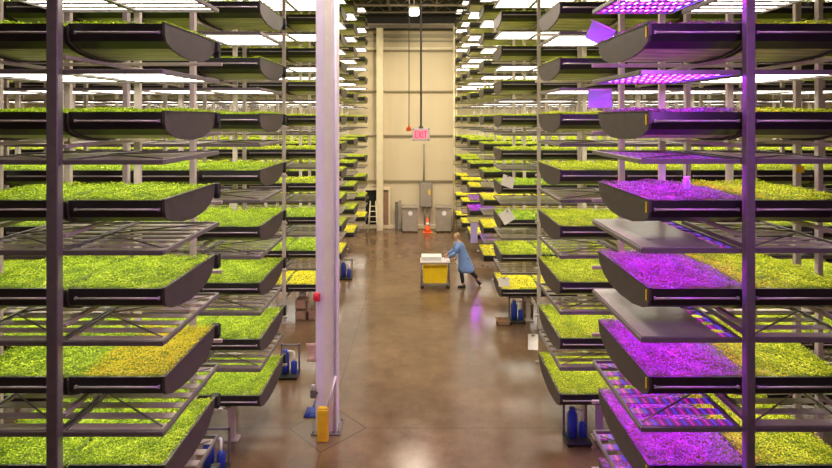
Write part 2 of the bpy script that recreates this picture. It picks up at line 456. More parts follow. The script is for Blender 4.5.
MESH = {}
def tray_meshes(sg, W):
    k = ('tray', sg, W)
    if k in MESH: return MESH[k]
    r = {}
    P = profile(W)
    b = MB(); b.prism_x([(P[2][0] + .0, -.02)] + [(y, z) for y, z in P[2:-1]] + [(W, -.02)], sg * .015, sg * (TL - .015), sm=False)
    r['basin'] = b.mesh('basin', 'liner')
    f = MB(); f.prism_x([(-.004, 0.008), (-.012, -.10), (.018, -.172), (.15, -.235), (.15, -.225), (.04, -.16), (.012, -.09), (.016, 0.008)], sg * .012, sg * (TL - .012))
    r['front_panel'] = f.mesh('front_panel', 'black')
    e = MB(); G = shell_pts(W, .014); e.prism_x([(y, z + (.012 if z == 0 else 0)) for y, z in G], 0, sg * .028)
    e.prism_x([(-.016, .012), (-.016, .02), (W + .016, .02), (W + .016, .012)], -sg * .006, sg * .034)
    r['end_panel'] = e.mesh('end_panel', 'panel')
    e = MB(); e.prism_x([(y, z - .012) for y, z in G], 0, sg * .022); r['inner_panel'] = e.mesh('end_panel', 'panel')
    g = MB(); g.tube((sg * .05, -.026, -.085), (sg * (TL - .09), -.026, -.085), .011, n=8)
    for xx in (.06, TL - .1): g.box((sg * xx, -.018, -.085), (.02, .03, .03))
    r['rail'] = g.mesh('rail', 'rod')
    h = MB(); h.box((sg * .02, W + .07, -.05), (.10, .10, .13), ch=.01); h.box((sg * .02, W + .13, -.11), (.07, .08, .16), ch=.01); h.tube((-sg * .03, W + .10, -.02), (sg * .09, W + .10, -.02), .025)
    r['bracket'] = h.mesh('bracket', 'black2')
    y_ = MB(); y_.box((-sg * .006, .035, -.07), (.01, .022, .11))
    r['code_strip'] = y_.mesh('code_strip', 'yellow')
    far = MB(); far.prism_x([(0, 0), (-.004, -.1), (.03, -.165), (.15, -.225), (.02, -.12), (.02, 0)], 0, sg * TL, mi=1)
    far.prism_x([(.02, -.03)] + P[2:-1] + [(W, -.03)], sg * .02, sg * (TL - .01), mi=0); far.prism_x(P, 0, sg * .02, mi=2)
    r['far'] = far.mesh('tray_body', ['liner', 'black', 'panel'])
    MESH[k] = r
    return r

def greens(kind, sg, W, dense, var):
    k = ('greens', kind, sg, W, dense, var)
    if k not in MESH: MESH[k] = greens_mesh('microgreens', kind, sg, W, dense, 11 + var)
    return MESH[k]

def copy_part(src, parent):
    c = src.copy(); c.parent = parent; COL.objects.link(c); return c

PROTO = {}
def place_tray(side, bay, k, i, x, y, z, W, kind, detail):
    sg = -1 if side == 'left' else 1
    key = (sg, W, kind, detail, (k + i) % 3, i == 0)
    mm = tray_meshes(sg, W)
    first = key not in PROTO
    if first:
        t = bpy.data.objects.new('growing_tray', None); t.empty_display_size = .1
        COL.objects.link(t); PROTO[key] = t
        if detail:
            obj('basin', mm['basin'], t); obj('front_panel', mm['front_panel'], t)
            obj('end_panel', mm['end_panel' if i == 0 else 'inner_panel'], t); obj('end_panel', mm['inner_panel'], t, (sg * (TL - .022), 0, 0))
            obj('rail', mm['rail'], t)
            if side == 'left' and i == 0: obj('bracket', mm['bracket'], t)
            if side == 'right' and bay == 0 and i == 0: obj('code_strip', mm['code_strip'], t, label='small yellow strip')
        else:
            obj('tray_body', mm['far'], t)
        g = obj('microgreens', greens(kind, sg, W, detail == 2, (k + i) % 3), t); g['kind'] = 'stuff'
    else:
        src = PROTO[key]; t = src.copy(); COL.objects.link(t)
        for ch in list(src.children): copy_part(ch, t)
    t.location = (sg * x, y, z)
    return t

def lamp_meshes(sg, W, violet):
    k = ('lamp', sg, W, violet)
    if k in MESH: return MESH[k]
    r = {}
    nf = 7
    f = MB()
    for yy in (.02, W - .02): f.box((sg * TP / 2, yy, 0), (TP - .01, .035, .05), ch=.004)
    for xx in (.018, TP - .03): f.box((sg * xx, W / 2, 0), (.034, W - .07, .05), ch=.004)
    r['frame'] = f.mesh('frame', 'steel'); r['frame_end'] = None
    b = MB(); b.tube((sg * .06, .10, .03), (sg * (TP - .1), W * .48, .03), .009, n=6); b.tube((sg * .06, W * .9, .03), (sg * (TP - .1), W * .52, .03), .009, n=6)
    r['cross_brace'] = b.mesh('cross_brace', 'steel')
    hw = .052
    def lamp(mb, y):
        mb.box((sg * TP / 2, y, .003), (TP - .09, 2 * hw, .012), mi=0)
        x0, x1 = sorted((sg * .055, sg * (TP - .055)))
        mb.quad((x0, y + .042, -.0035), (x1, y + .042, -.0035), (x1, y - .042, -.0035), (x0, y - .042, -.0035), mi=1)
    L = MB(); lamp(L, 0); mats = ['led_back', 'led'] if violet else ['beige', 'lamp']
    r['lamp'] = L.mesh('lamp', mats)
    A = MB()
    for q in range(nf): lamp(A, .13 + (W - .26) * q / (nf - 1))
    r['all'] = A.mesh('light_tubes', mats)
    r['ys'] = [.13 + (W - .26) * q / (nf - 1) for q in range(nf)]
    c = MB(); c.box((sg * .42, W / 2, .034), (.80, W - .02, .012))
    r['cover_plate'] = c.mesh('cover_plate', 'alu')
    MESH[k] = r
    return r

def place_light(side, x, y, z, W, violet, detail, cover=False):
    sg = -1 if side == 'left' else 1
    key = ('L', sg, W, violet, detail, cover)
    if key not in PROTO:
        mm = lamp_meshes(sg, W, violet)
        t = bpy.data.objects.new('grow_light', None); t.empty_display_size = .1; COL.objects.link(t); PROTO[key] = t
        obj('frame', mm['frame'], t)
        if detail:
            obj('cross_brace', mm['cross_brace'], t)
            for yy in mm['ys']: obj('lamp', mm['lamp'], t, (0, yy, 0))
            if cover: obj('cover_plate', mm['cover_plate'], t, label='flat grey cover plate')
        else:
            obj('light_tubes', mm['all'], t)
    else:
        src = PROTO[key]; t = src.copy(); COL.objects.link(t)
        for ch in list(src.children): copy_part(ch, t)
    t.location = (sg * x, y, z)
    return t

# bays: (name, depth of front edge, aisle edge, tray depth, number of trays, number of levels, detail)
BAYS = {
    'left': [('front', 5.47, 2.63, 1.32, 2, 7, 2), ('second', 8.58, 2.58, 1.45, 5, 8, 2), ('third', 14.3, 2.60, 1.5, 9, 10, 1),
             ('fourth', 17.6, 2.60, 1.5, 9, 11, 0), ('fifth', 20.8, 2.58, 1.5, 9, 11, 0), ('rear', 24.1, 2.48, 1.4, 9, 11, 0)],
    'right': [('front', 5.47, 2.38, 1.52, 2, 7, 2), ('second', 8.62, 2.30, 1.52, 5, 8, 2), ('third', 13.9, 2.17, 1.5, 9, 10, 1),
              ('fourth', 17.3, 2.13, 1.5, 9, 11, 0), ('fifth', 20.5, 1.99, 1.45, 9, 11, 0), ('sixth', 22.7, 1.87, 1.2, 6, 11, 0), ('rear', 24.5, 1.74, 1.1, 6, 11, 0)],
}
VISD = {'T': {'l0': '00101120213031404150516061', 'l1': '000103101112131420212430313233404142434450606162637071727374', 'l2': '000110111213202122233031324041424344454647485060616263646566676870717280818283', 'l3': '001011202122233031404150606162636465666768707180819091', 'l4': '00102030313233343540414243444550607071728090a0', 'l5': '00102030404243445060708090a0', 'r0': '00101120213031404150516061', 'r1': '0001030410111213142024303132333440414243445060616263647071727374', 'r2': '000110111213182021303132373840414243444546474850606162636465666768707172788081', 'r3': '00101120212230314041506061626465666768707180819091', 'r4': '001020303132404142434445506070718090a0', 'r5': '0010203040414243445060708090a0', 'r6': '00102030405060708090a0'}, 'U': {'l1': '02043464', 'l2': '141516171833373851', 'l3': '2442828392', 'l4': '01021112131415212236464748616263646566676881828384919293a1a2a3', 'l5': '0112213132334145466171727381', 'r1': '215354', 'r2': '0215161722233651', 'r3': '23426372828392', 'r4': '010211121314153334354647486172819192a1a2a3', 'r5': '012145617181', 'r6': '0111123141424461a1'}, 'L': {'l0': '00101120213031404150516061', 'l1': '000110111213142021222324303134404142434450515253546061', 'l2': '0001101120212230314041425051525354555657586061707172808182', 'l3': '0001101112131420303132404142435051525354555657586061627080909192', 'l4': '0010203040414250515253545556575860708090', 'l5': '00102030404243505253545556575860708090a0', 'r0': '00101120213031404150516061', 'r1': '0004101213142021222324303134404142434450515253546061', 'r2': '0010111218202122303140414250515253545556575860617071728081828384868788', 'r3': '0001101112131420303132334041425051525354555657586061708090', 'r4': '0010203040414250515253545556575860708090', 'r5': '00102030404150515253546061708090a0', 'r6': '001020304041424350515253545560708090a0'}, 'M': {'l1': '02030432336263647071727374', 'l2': '020708121314151617182332333437384344454647486263646566676873838788', 'l3': '02212223243334636465666768718182839394', 'l4': '0102111213141521223132333435364344454647486162636465666768717281828384919293a0a1a2a3', 'l5': '01122131323341444546516171727381', 'r1': '01031132336263647071727374', 'r2': '010208131516172332363738434445464748626364656667687885', 'r3': '02212223436263646566676871728182839192', 'r4': '010211121314153132333435434445464748617172819192a0a1a2a3', 'r5': '012142434445557181', 'r6': '011112314461a1'}}
VIS = {}
if VISD:
    for kind_, dd in VISD.items():
        for sb, st in dd.items():
            for q in range(0, len(st), 2):
                VIS[(kind_, 'left' if sb[0] == 'l' else 'right', int(sb[1]), int(st[q], 36), int(st[q + 1]))] = True
REST_T, REST_L = [], []
def wanted(*key):
    return not VISD or key in VIS
IN = ['at the aisle end', 'second in from the aisle', 'third in from the aisle', 'fourth in from the aisle', 'fifth in from the aisle', 'sixth in from the aisle',
      'seventh in from the aisle', 'eighth in from the aisle', 'ninth in from the aisle']
COLOURS = {'green': 'bright green', 'lime': 'yellow-green', 'gold': 'yellow', 'violet': 'purple-lit', 'mixed': 'half-yellowed green'}
for side, bays in BAYS.items():
    sg = -1 if side == 'left' else 1
    for b, (bn, y, xe, W, nt, nl, detail) in enumerate(bays):
        rack = thing('growing_rack', (0, y, 0), '%s %s growing rack of steel posts and rails beside the concrete aisle' % (bn, side), 'rack')
        top = min(LEVEL0 + LSTEP * nl + .35, ROOF - .12) if b > 1 else 10.6
        xs = [sg * (xe + TP * (i + 1) + (-.05 if side == 'left' else -.10)) for i in range(nt)]
        pf = MB().box((0, 0, top / 2), ((.115 if side == 'left' else .088) if b == 0 else .085, .09, top), ch=.008).mesh('post', 'steel' if b == 0 else 'beige')
        pr = MB().box((0, 0, top / 2), (.085, .06, top), ch=.006).mesh('post', 'beige')
        for q, xx in enumerate(xs): obj('post', pf, rack, (xx, -.205 if side == 'left' else -.13, 0))
        for xx in ([sg * (abs(xs[0]) + .93 * q + (.12 if side == 'left' else 0)) for q in range(3)] if b == 0 else xs): obj('post', pr, rack, (xx, W + .26, 0))
        x0, x1 = sg * (xe - .02), xs[-1] + sg * .05
        rr = MB().box(((x0 + x1) / 2, 0, 0), (abs(x1 - x0), .035, .045), ch=.004).mesh('shelf_rail', 'beige')
        cb = MB().box((0, (W + .15) / 2, 0), (.055, W + .3, .04), ch=.004).mesh('cross_beam', 'beige')
        arm = MB().box((0, W / 2, 0), (.04, W + .1, .035), ch=.004).mesh('shelf_arm', 'beige')
        for k in range(nl):
            z = LEVEL0 + LSTEP * k
            obj('shelf_rail', rr, rack, (0, W + .20, z - .26))
            if b < 3:
                for xx in xs[:3]: obj('cross_beam', cb, rack, (xx, 0, z - .345))
        lg = MB().box((0, 0, .33), (.12, .08, .66), ch=.006).box((0, 0, .012), (.24, .18, .024)).box((0, 0, .655), (.10, .5, .03)).mesh('foot_leg', 'beige')
        if b < 4:
            for q in (0, 1): obj('foot_leg', lg, rack, (sg * (xe + (.62 if side == 'left' else .80) + TP * q), .45, 0))
        for k in range(nl):
            z = LEVEL0 + LSTEP * k
            for i in range(nt):
                kind = 'green' if side == 'left' else 'lime'
                if side == 'left' and b == 0 and k == 2 and i == 0: kind = 'mixed'
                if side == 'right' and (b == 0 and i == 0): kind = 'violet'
                if b >= 2: kind = 'gold' if k == 0 or (side == 'right' and b > 2 and k < 3) else 'lime'
                if b == 2 and k in ((2, 3) if side == 'right' else (1, 2)): kind = 'green'
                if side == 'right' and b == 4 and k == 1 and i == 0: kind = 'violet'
                if wanted('T', side, b, k, i):
                    t = place_tray(side, b, k, i, xe + TP * i, y, z, W, kind, detail)
                    tag(t, '%s seedling tray %s, %s %s rack, %s level up' % (COLOURS[kind], IN[i], bn, side, ZW[k]), 'growing tray',
                        'trays of microgreens in the %s %s rack' % (bn, side))
                    if not VISD: t['id_'] = repr(('t', side, b, k, i))
                if wanted('L', side, b, k, i):
                    vio = side == 'right' and (b == 0 and i == 0 or b == 4 and k == 1 and i == 0)
                    cov = side == 'right' and b == 0 and i == 0 and k in (2, 3)
                    xl = xe - (0 if b else (.05 if side == 'left' else (.11 if i == 0 else 0)))
                    t = place_light(side, xl + TP * i, y - ((.15 if side == 'left' else .07) if b == 0 else 0), z + .415, W + (.18 if b == 0 and side == 'left' else 0), vio, detail == 2, cov)
                    tag(t, '%s %s, %s %s rack, above %s level' % ('violet grow light' + (' with cover plate' if cov else '') if vio else 'white grow light', IN[i], bn, side, ZW[k]),
                        'grow light', 'grow lights in the %s %s rack' % (bn, side))
                    if not VISD: t['id_'] = repr(('l', side, b, k, i))
                if VISD and ('U', side, b, k, i) in VIS: REST_T.append((sg, sg * (xe + TP * i), y, z, W, kind))
                if VISD and ('M', side, b, k, i) in VIS: REST_L.append((sg, sg * (xe + TP * i), y, z + .415, W))
def join_rest(name, items, label, cat):
    V_, F_, I_, mats = [], [], [], []
    for me, off in items:
        n = len(V_)
        V_ += [(v.co.x + off[0], v.co.y + off[1], v.co.z + off[2]) for v in me.vertices]
        idx = []
        for m_ in me.materials:
            if m_ not in mats: mats.append(m_)
            idx.append(mats.index(m_))
        for p in me.polygons:
            F_.append(tuple(n + q for q in p.vertices)); I_.append(idx[p.material_index])
    me = bpy.data.meshes.new(name); me.from_pydata(V_, [], F_)
    for m_ in mats: me.materials.append(m_)
    me.polygons.foreach_set('material_index', I_); me.update()
    o = tag(obj(name, me), label, cat); o['kind'] = 'stuff'
    return o
if REST_T:
    items = []
    for sg, x_, y_, z_, W_2, kd in REST_T:
        items.append((tray_meshes(sg, W_2)['far'], (x_, y_, z_))); items.append((greens(kd, sg, W_2, False, 0), (x_, y_, z_)))
    join_rest('growing_trays', items, 'distant green trays deep inside the racks, glimpsed between closer shelves', 'growing trays')
if REST_L:
    join_rest('grow_lights', [it for sg, x_, y_, z_, W_2 in REST_L for it in ((lamp_meshes(sg, W_2, False)['frame'], (x_, y_, z_)), (lamp_meshes(sg, W_2, False)['all'], (x_, y_, z_)))],
              'distant white grow lights deep inside the racks, glimpsed between closer shelves', 'grow lights')

# ------------------------------------------------------------------ column with its fittings
cx, cy = COLX, COLY
cw = .37
t = thing('steel_column', (cx, cy, 0), 'tall pale lilac-lit steel column standing on a diamond joint in the floor', 'column')
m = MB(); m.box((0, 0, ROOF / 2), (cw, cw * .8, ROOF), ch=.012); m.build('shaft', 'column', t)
m = MB(); m.box((.03, -cw * .4 - .008, ROOF / 2), (.13, .016, ROOF - .02), ch=.004); m.build('lit_strip', 'column_cream_lit', t, label='cream-lit strip down the column face')
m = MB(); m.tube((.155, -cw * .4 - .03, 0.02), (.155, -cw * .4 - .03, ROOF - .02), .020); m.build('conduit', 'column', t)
m = MB(); m.box((0, 0, .015), (cw + .14, cw + .1, .03), ch=.005)
for sx in (-1, 1):
    for sy in (-1, 1): m.tube((sx * .22, sy * .19, .03), (sx * .22, sy * .19, .07), .015, n=6)
m.build('base_plate', 'steel', t)

gx, gy = px(323, 8.98), 8.98
t = thing('column_guard', (gx, gy, 0), 'short yellow guard post at the foot of the pale column', 'guard post')
m = MB(); m.box((0, 0, .275), (.19, .10, .55), ch=.015); m.build('body', 'yellow', t)
m = MB(); m.box((0, 0, .56), (.16, .08, .03), ch=.01); m.build('cap', 'yellow', t)
m = MB().tube((px(328, 8.9), 8.9, .62), (px(335.5, 9.0), 9.02, 1.08), .018); tag(m.build('plastic_pipe', 'white'), 'thin white pipe leaning against the column above the yellow guard', 'pipe')
t = thing('emergency_button', (px(318, 9.1), 9.13, pz(298, 9.1)), 'round red emergency button on the side of the pale column', 'emergency button')
R0 = Matrix.Rotation(PI / 2, 4, 'X')
m = MB(); m.box((-.03, .02, 0), (.11, .08, .14), ch=.012); m.build('housing', 'red', t)
m = MB(); m.tube((-.03, -.02, 0), (-.03, -.06, 0), .05, .045, n=16); m.build('knob', 'red', t)
t = thing('notice_sheet', (px(311.5, 9.2), 9.2, pz(353, 9.2)), 'curled pink paper notice taped beside the pale column', 'paper')
m = MB()
rg = []
for q in range(7):
    a0 = q / 6; yy = .05 * math.sin(a0 * 2.4); zz = .17 - .34 * a0
    rg.append([(-.10 + .3 * yy, yy, zz), (.10, yy, zz), (.10, yy + .003, zz), (-.10 + .3 * yy, yy + .003, zz)])
m.loft(rg); m.build('sheet', 'pinkpaper', t)
m = MB(); m.box((.10, -.004, .12), (.03, .006, .05)); m.build('tape', 'white', t)
t = thing('valve_box', (px(313.5, 9.2), 9.2, pz(393, 9.2)), 'small grey valve box fixed low beside the pale column', 'valve box')
m = MB(); m.box((0, 0, 0), (.10, .10, .15), ch=.012); m.build('body', 'cabinet_dark', t)
m = MB(); m.tube((0, 0, .07), (0, 0, .14), .02); m.box((0, -.02, .14), (.06, .03, .03), ch=.004); m.build('knob', 'white', t)
m = MB(); m.box((.06, 0, 0), (.04, .03, .03)); m.build('bracket', 'steel', t)
# blue scoop on the floor
t = thing('dustpan', (px(311, 9.7), 9.75, 0), 'blue plastic dustpan on the floor behind the pale column', 'dustpan')
m = MB(); m.loft([[(-.13, -.09, .01), (.13, -.09, .01), (.13, -.09, .02), (-.13, -.09, .02)], [(-.10, .10, .01), (.10, .10, .01), (.10, .10, .10), (-.10, .10, .10)]]); m.build('pan', 'blue', t)
m = MB(); m.tube((0, .10, .07), (.02, .26, .13), .015); m.build('handle', 'blue', t)

# ------------------------------------------------------------------ exit sign on its drop pole, orange pull
d0 = 14.0
sx0, sz0 = px(421, d0), pz(134.5, d0)
t = thing('exit_sign', (sx0, d0, sz0), 'pink lit EXIT sign hanging over the aisle on a long pole', 'exit sign')
m = MB(); m.box((0, 0, 0), (.46, .06, .34), ch=.012); m.build('housing', 'paper', t)
m = MB(); m.box((0, -.035, 0), (.38, .012, .25), ch=.003); m.build('face', 'sign_face', t)
m = MB()
def stroke(x0, z0, x1, z1, wd=.026):
    a, b = Vector((x0, 0, z0)), Vector((x1, 0, z1)); dd = b - a; L = dd.length
    m.box((((x0 + x1) / 2), -.046, (z0 + z1) / 2), (L + wd * .6, .012, wd), ry=-math.atan2(dd.z, dd.x))
h_ = .08
stroke(-.155, -h_, -.155, h_); stroke(-.155, h_, -.095, h_); stroke(-.155, 0, -.10, 0); stroke(-.155, -h_, -.095, -h_)
stroke(-.065, -h_, .005, h_); stroke(-.065, h_, .005, -h_)
stroke(.045, -h_, .045, h_)
stroke(.075, h_, .155, h_); stroke(.115, h_, .115, -h_)
m.build('lettering', 'led_sign', t)
m = MB()
for q in (-1, 1):
    for r_ in (-1, 1): m.tube((q * .205, -.03, r_ * .145), (q * .205, -.045, r_ * .145), .018, n=8)
m.build('screw', 'cabinet_dark', t)
m = MB(); m.box((0, 0, .19), (.12, .06, .06), ch=.01); m.tube((0, 0, .2), (0, 0, ROOF - sz0), .026); m.build('pole', 'cabinet_dark', t)
d0 = 15.5
t = thing('pull_handle', (px(409, d0), d0, pz(127, d0)), 'small orange pull handle hanging on a thin cable in the aisle', 'pull handle')
m = MB(); m.box((0, 0, -.05), (.13, .06, .10), ch=.02); m.tube((-.07, 0, -.10), (.07, 0, -.10), .022); m.tube((0, 0, 0), (0, 0, .07), .03, .012); m.tube((-.07, 0, -.10), (-.05, 0, .0), .014); m.build('grip', 'orange', t)
m = MB(); m.tube((0, 0, .06), (0, 0, ROOF - pz(127, d0)), .012, n=6); m.build('cable', 'black2', t)
# high bay lamp
d0 = 22.0
t = thing('high_bay_lamp', (px(414, d0), d0, pz(11, d0)), 'bright white high bay lamp hanging from the dark roof', 'ceiling lamp')
m = MB(); m.box((0, 0, .10), (.46, .46, .10), ch=.03); m.build('housing', 'cabinet', t)
m = MB(); m.box((0, 0, -.06), (.42, .42, .22), ch=.05); m.build('diffuser', 'highbay', t)
m = MB(); m.tube((0, 0, .15), (0, 0, ROOF - pz(11, d0)), .02); m.build('stem', 'cabinet_dark', t)

# ------------------------------------------------------------------ things along the end wall
def cabinet(xp, lab):
    d0 = 25.6
    t = thing('storage_bin', (px(xp, d0), d0, 0), lab, 'bin', 'grey bins along the end wall')
    m = MB(); m.box((0, 0, .60), (.74, .6, 1.1), ch=.02); m.build('body', 'cabinet', t)
    m = MB(); m.box((0, -.02, 1.20), (.82, .68, .10), ch=.025); m.build('lid', 'cabinet', t)
    m = MB(); m.tube((.02, -.30, .92), (.02, -.312, .92), .11, n=20); m.build('round_label', 'paper', t, label='round white sticker')
    for q in (-1, 1): MB().tube((q * .28 - .03, -.2, .045), (q * .28 + .03, -.2, .045), .045, n=12).build('wheel', 'black2', t)
cabinet(410, 'grey lidded bin with round sticker, between doorway and orange cone')
cabinet(443.5, 'grey lidded bin with round sticker, between orange cone and the wall corner pipes')
d0 = 25.3
t = thing('traffic_cone', (px(427.5, d0), d0, 0), 'orange traffic cone with white collar between two grey bins', 'traffic cone')
m = MB(); m.box((0, 0, .03), (.44, .44, .06), ch=.02); m.build('base', 'orange', t)
m = MB(); m.lathe((0, 0, .05), [(.17, 0), (.125, .24), (.125, .24), (.04, .66), (.02, .68)]); m.build('cone_body', 'orange', t)
m = MB(); m.lathe((0, 0, .05), [(.115, .32), (.075, .48), (.072, .48)]); m.build('collar', 'white', t, label='white reflective collar')
t = thing('electrical_cabinet', (px(426, 26.1), 26.1, 1.1), 'grey wall-mounted electrical cabinet above the orange cone', 'electrical cabinet')
m = MB(); m.box((0, 0, .62), (.62, .22, 1.24), ch=.015); m.build('body', 'cabinet_dark', t)
m = MB(); m.box((0, -.12, .62), (.56, .02, 1.18), ch=.006); m.build('door', 'cabinet', t)
m = MB(); m.box((.16, -.135, .74), (.10, .01, .26)); m.build('warning_label', 'yellow', t, label='yellow warning label')
m = MB(); m.tube((-.10, .03, 1.2), (-.10, .03, 3.1), .045); m.build('conduit', 'cabinet', t)
for i, xx in enumerate((-.15, .02, .18)):
    pass
m = MB(); m.tube((px(425, 26.15), 26.15, .2), (px(425, 26.15), 26.15, 1.1), .05); m.tube((px(429, 26.15), 26.15, .2), (px(429, 26.15), 26.15, 1.1), .04)
tag(m.build('cable_duct', 'cabinet'), 'grey cable ducts rising behind the orange cone to the wall cabinet', 'cable duct')
for xp, hh, mt, lab in ((396.5, 1.35, 'cabinet_dark', 'dark grey sheet panel leaning on the end wall beside the doorway frame'), (399.8, 1.42, 'cabinet', 'lighter grey sheet panel leaning beside the grey bin')):
    t = MB().box((px(xp, 25.9), 25.98, hh / 2 + .01), (.15, .05, hh), rx=-.08, ch=.005).build('leaning_panel', mt); tag(t, lab, 'panel')
t = thing('step_ladder', (px(373, 25.7), 25.72, 0), 'pale folding step ladder standing in front of the dark doorway', 'ladder')
for q in (-1, 1):
    MB().tube((q * .22, -.35, 0), (q * .13, 0, 1.45), .025, n=8).build('rail', 'cream_steel', t)
    MB().tube((q * .22, .3, 0), (q * .13, .02, 1.42), .02, n=8).build('rear_leg', 'cream_steel', t)
for q in range(5):
    f = (q + 1) / 6; MB().box((0, -.35 * (1 - f), 1.45 * f), (.42 - .16 * f, .08, .025)).build('tread', 'cream_steel', t)

# ------------------------------------------------------------------ pump units and crates under the racks
def pump(xp, d0, lab, rz=0.0):
    t = thing('pump_unit', (px(xp, d0), d0, 0), lab, 'pump unit', 'blue pump units under the racks', rz)
    m = MB(); m.box((0, 0, .05), (.42, .34, .05), ch=.01)
    for a in (-1, 1):
        for b in (-1, 1): m.tube((a * .17, b * .13, 0), (a * .17, b * .13, .05), .03, n=8)
    m.build('base', 'black2', t)
    m = MB(); m.lathe((-.08, 0, .08), [(.03, 0), (.085, .02), (.085, .40), (.05, .46), (.05, .50)], 18); m.build('canister', 'blue', t)
    m = MB(); m.lathe((.10, .03, .08), [(.06, 0), (.065, .01), (.065, .22), (.03, .26)], 16); m.build('motor', 'blue', t)
    m = MB(); m.path([(.10, .03, .30), (.10, .03, .52), (-.08, .0, .56)], .02); m.build('pipe', 'white', t)
    m = MB()
    for a in (-1, 1): m.box((a * .19, .13, .34), (.035, .035, .62))
    m.box((0, .13, .62), (.42, .035, .035)); m.build('stand', 'steel', t)
    return t
pump(577, 8.95, 'blue pump unit on the floor below the second right rack')
pump(517, 14.2, 'blue pump unit on the floor below the third right rack')
pump(289, 11.2, 'blue pump unit between the second and third left racks')
pump(346, 18.0, 'small blue pump unit beyond the column under the left racks')
pump(214, 8.15, 'blue pump unit behind the front left rack beside the aisle')
def crate(xp, d0, z, lab, mt='board', sz=(.30, .30, .26)):
    t = thing('crate', (px(xp, d0), d0, z), lab, 'crate', 'brown crates under the racks')
    a, b, c = sz
    m = MB(); m.box((0, 0, .012), (a, b, .024))
    for q in (-1, 1): m.box((q * (a / 2 - .012), 0, c / 2), (.024, b, c), ch=.004); m.box((0, q * (b / 2 - .012), c / 2), (a, .024, c), ch=.004)
    m.build('body', mt, t)
    m = MB()
    for q in (-1, 1): m.box((q * (a / 2 + .008), 0, c - .04), (.016, b * .4, .03)); m.box((0, q * (b / 2 + .004), c - .01), (a + .02, .02, .02))
    m.build('rim', mt, t)
for q, (xp, z, lab) in enumerate(((302, 0, 'brown crate on the floor under the third left rack, lower one of a stack'), (302, .29, 'brown crate on top of another one under the third left rack'),
                                  (314.5, 0, 'brown crate on the floor hidden partly by the column'), )):
    crate(xp, 14.47, z, lab)
crate(527, 14.95, 0, 'brown crate on the floor behind the third right rack pump')
crate(503, 14.1, .0, 'orange-brown crate at the aisle edge of the third right rack', 'board', (.34, .3, .12))
# yellow-green bushy tray end seen low on the left comes from the bottom tray itself

# ------------------------------------------------------------------ small things on the racks
def card(x, y, z, w_, h_, lab, rz=0, ry=0, mt='paper', cat='card'):
    t = thing('label_card', (x, y, z), lab, cat, None, rz)
    m = MB(); m.box((0, 0, 0), (w_, .006, h_), ry=ry, rx=-.3, ch=.001); m.build('sheet', mt, t)
    m = MB(); m.box((0, -.004, h_ * .45), (.05, .02, .03), ry=ry); m.build('clip', 'steel', t)
    return t
card(px(508, 13.78), 13.78, pz(181.5, 13.78), .34, .30, 'white card tilted on the green tray of third right rack, upper of two', .2, .35)
card(px(507, 13.78), 13.78, pz(216.5, 13.78), .34, .32, 'white card tilted on the green tray of third right rack, lower of two', .2, -.5)
card(px(504, 13.78), 13.78, pz(282, 13.78), .30, .22, 'white card lying on the yellow tray near the pump', .1, 0)
card(px(533, 10.1), 10.1, pz(342, 10.1), .20, .28, 'white card hanging at the aisle end of the second right rack', .1, .1)
def sheet(x0, y0, x1, y1, d0, lab, tilt):
    t = thing('diffuser_sheet', (px((x0 + x1) / 2, d0), d0, pz((y0 + y1) / 2, d0)), lab, 'plastic sheet')
    a, b = (x1 - x0) * d0 / F, (y1 - y0) * d0 / F
    m = MB(); m.box((0, 0, 0), (a, .008, b), ry=tilt, ch=.002); m.build('sheet', 'sheet', t)
    m = MB(); m.box((0, -.006, b * .5 - .01), (a * .9, .02, .02), ry=tilt); m.build('clip_bar', 'alu', t)
sheet(588, 24, 613, 44, 7.25, 'tilted violet-lit plastic sheet behind the top tray of the front right rack', .45)
sheet(588, 89, 612, 108, 7.25, 'upright violet-lit plastic sheet behind the sixth tray of the front right rack', 0)
sheet(470.5, 222, 477.5, 243, 20.35, 'pale lilac-lit plastic sheet hanging at the aisle edge of the fifth right rack', 0)
t = thing('sensor_jar', (px(686.5, 5.75), 5.75, pz(190, 5.75)), 'clear violet-lit sensor jar standing on purple-lit seedlings, front right rack', 'jar')
MB().lathe((0, 0, 0), [(.035, 0), (.038, .02), (.036, .10), (.025, .12)], 16).build('body', 'sheet', t)
MB().lathe((0, 0, .12), [(.028, 0), (.028, .03)], 12).build('cap', 'white', t)
MB().tube((0, 0, .15), (.01, .0, .30), .004, n=6).build('wire', 'black2', t)
yt = MB().box((5.21, 7.21, pz(170, 7.1)), (.11, .015, .09)).build('warning_tag', 'yellow'); tag(yt, 'small yellow tag on a rear post of the front right rack', 'tag')

# ------------------------------------------------------------------ cart with its load
d0 = 17.2
cxm = px(435, d0)
t = thing('push_cart', (cxm, d0, 0), 'two-shelf steel push cart in the middle of the aisle', 'cart')
cl, cwid = .96, .55
for q in (-1, 1):
    for r_ in (-1, 1):
        MB().tube((q * (cl / 2 - .03), r_ * (cwid / 2 - .03), .12), (q * (cl / 2 - .03), r_ * (cwid / 2 - .03), .86), .018).build('leg', 'steel', t)
        w_ = MB().tube((q * (cl / 2 - .06), r_ * (cwid / 2 - .03) - .015, .055), (q * (cl / 2 - .06), r_ * (cwid / 2 - .03) + .015, .055), .055, n=16).build('wheel', 'black2', t)
        MB().box((q * (cl / 2 - .06), r_ * (cwid / 2 - .03), .11), (.05, .06, .05), ch=.008).build('fork', 'steel', w_)
MB().box((0, 0, .86), (cl, cwid, .035), ch=.01).build('shelf', 'white', t)
MB().box((0, 0, .15), (cl, cwid, .035), ch=.01).build('shelf', 'steel', t)
MB().path([(cl / 2 - .02, -.2, .86), (cl / 2 + .16, -.2, .93), (cl / 2 + .20, -.2, .96), (cl / 2 + .20, .2, .96), (cl / 2 + .16, .2, .93), (cl / 2 - .02, .2, .86)], .016).build('handle', 'steel', t)
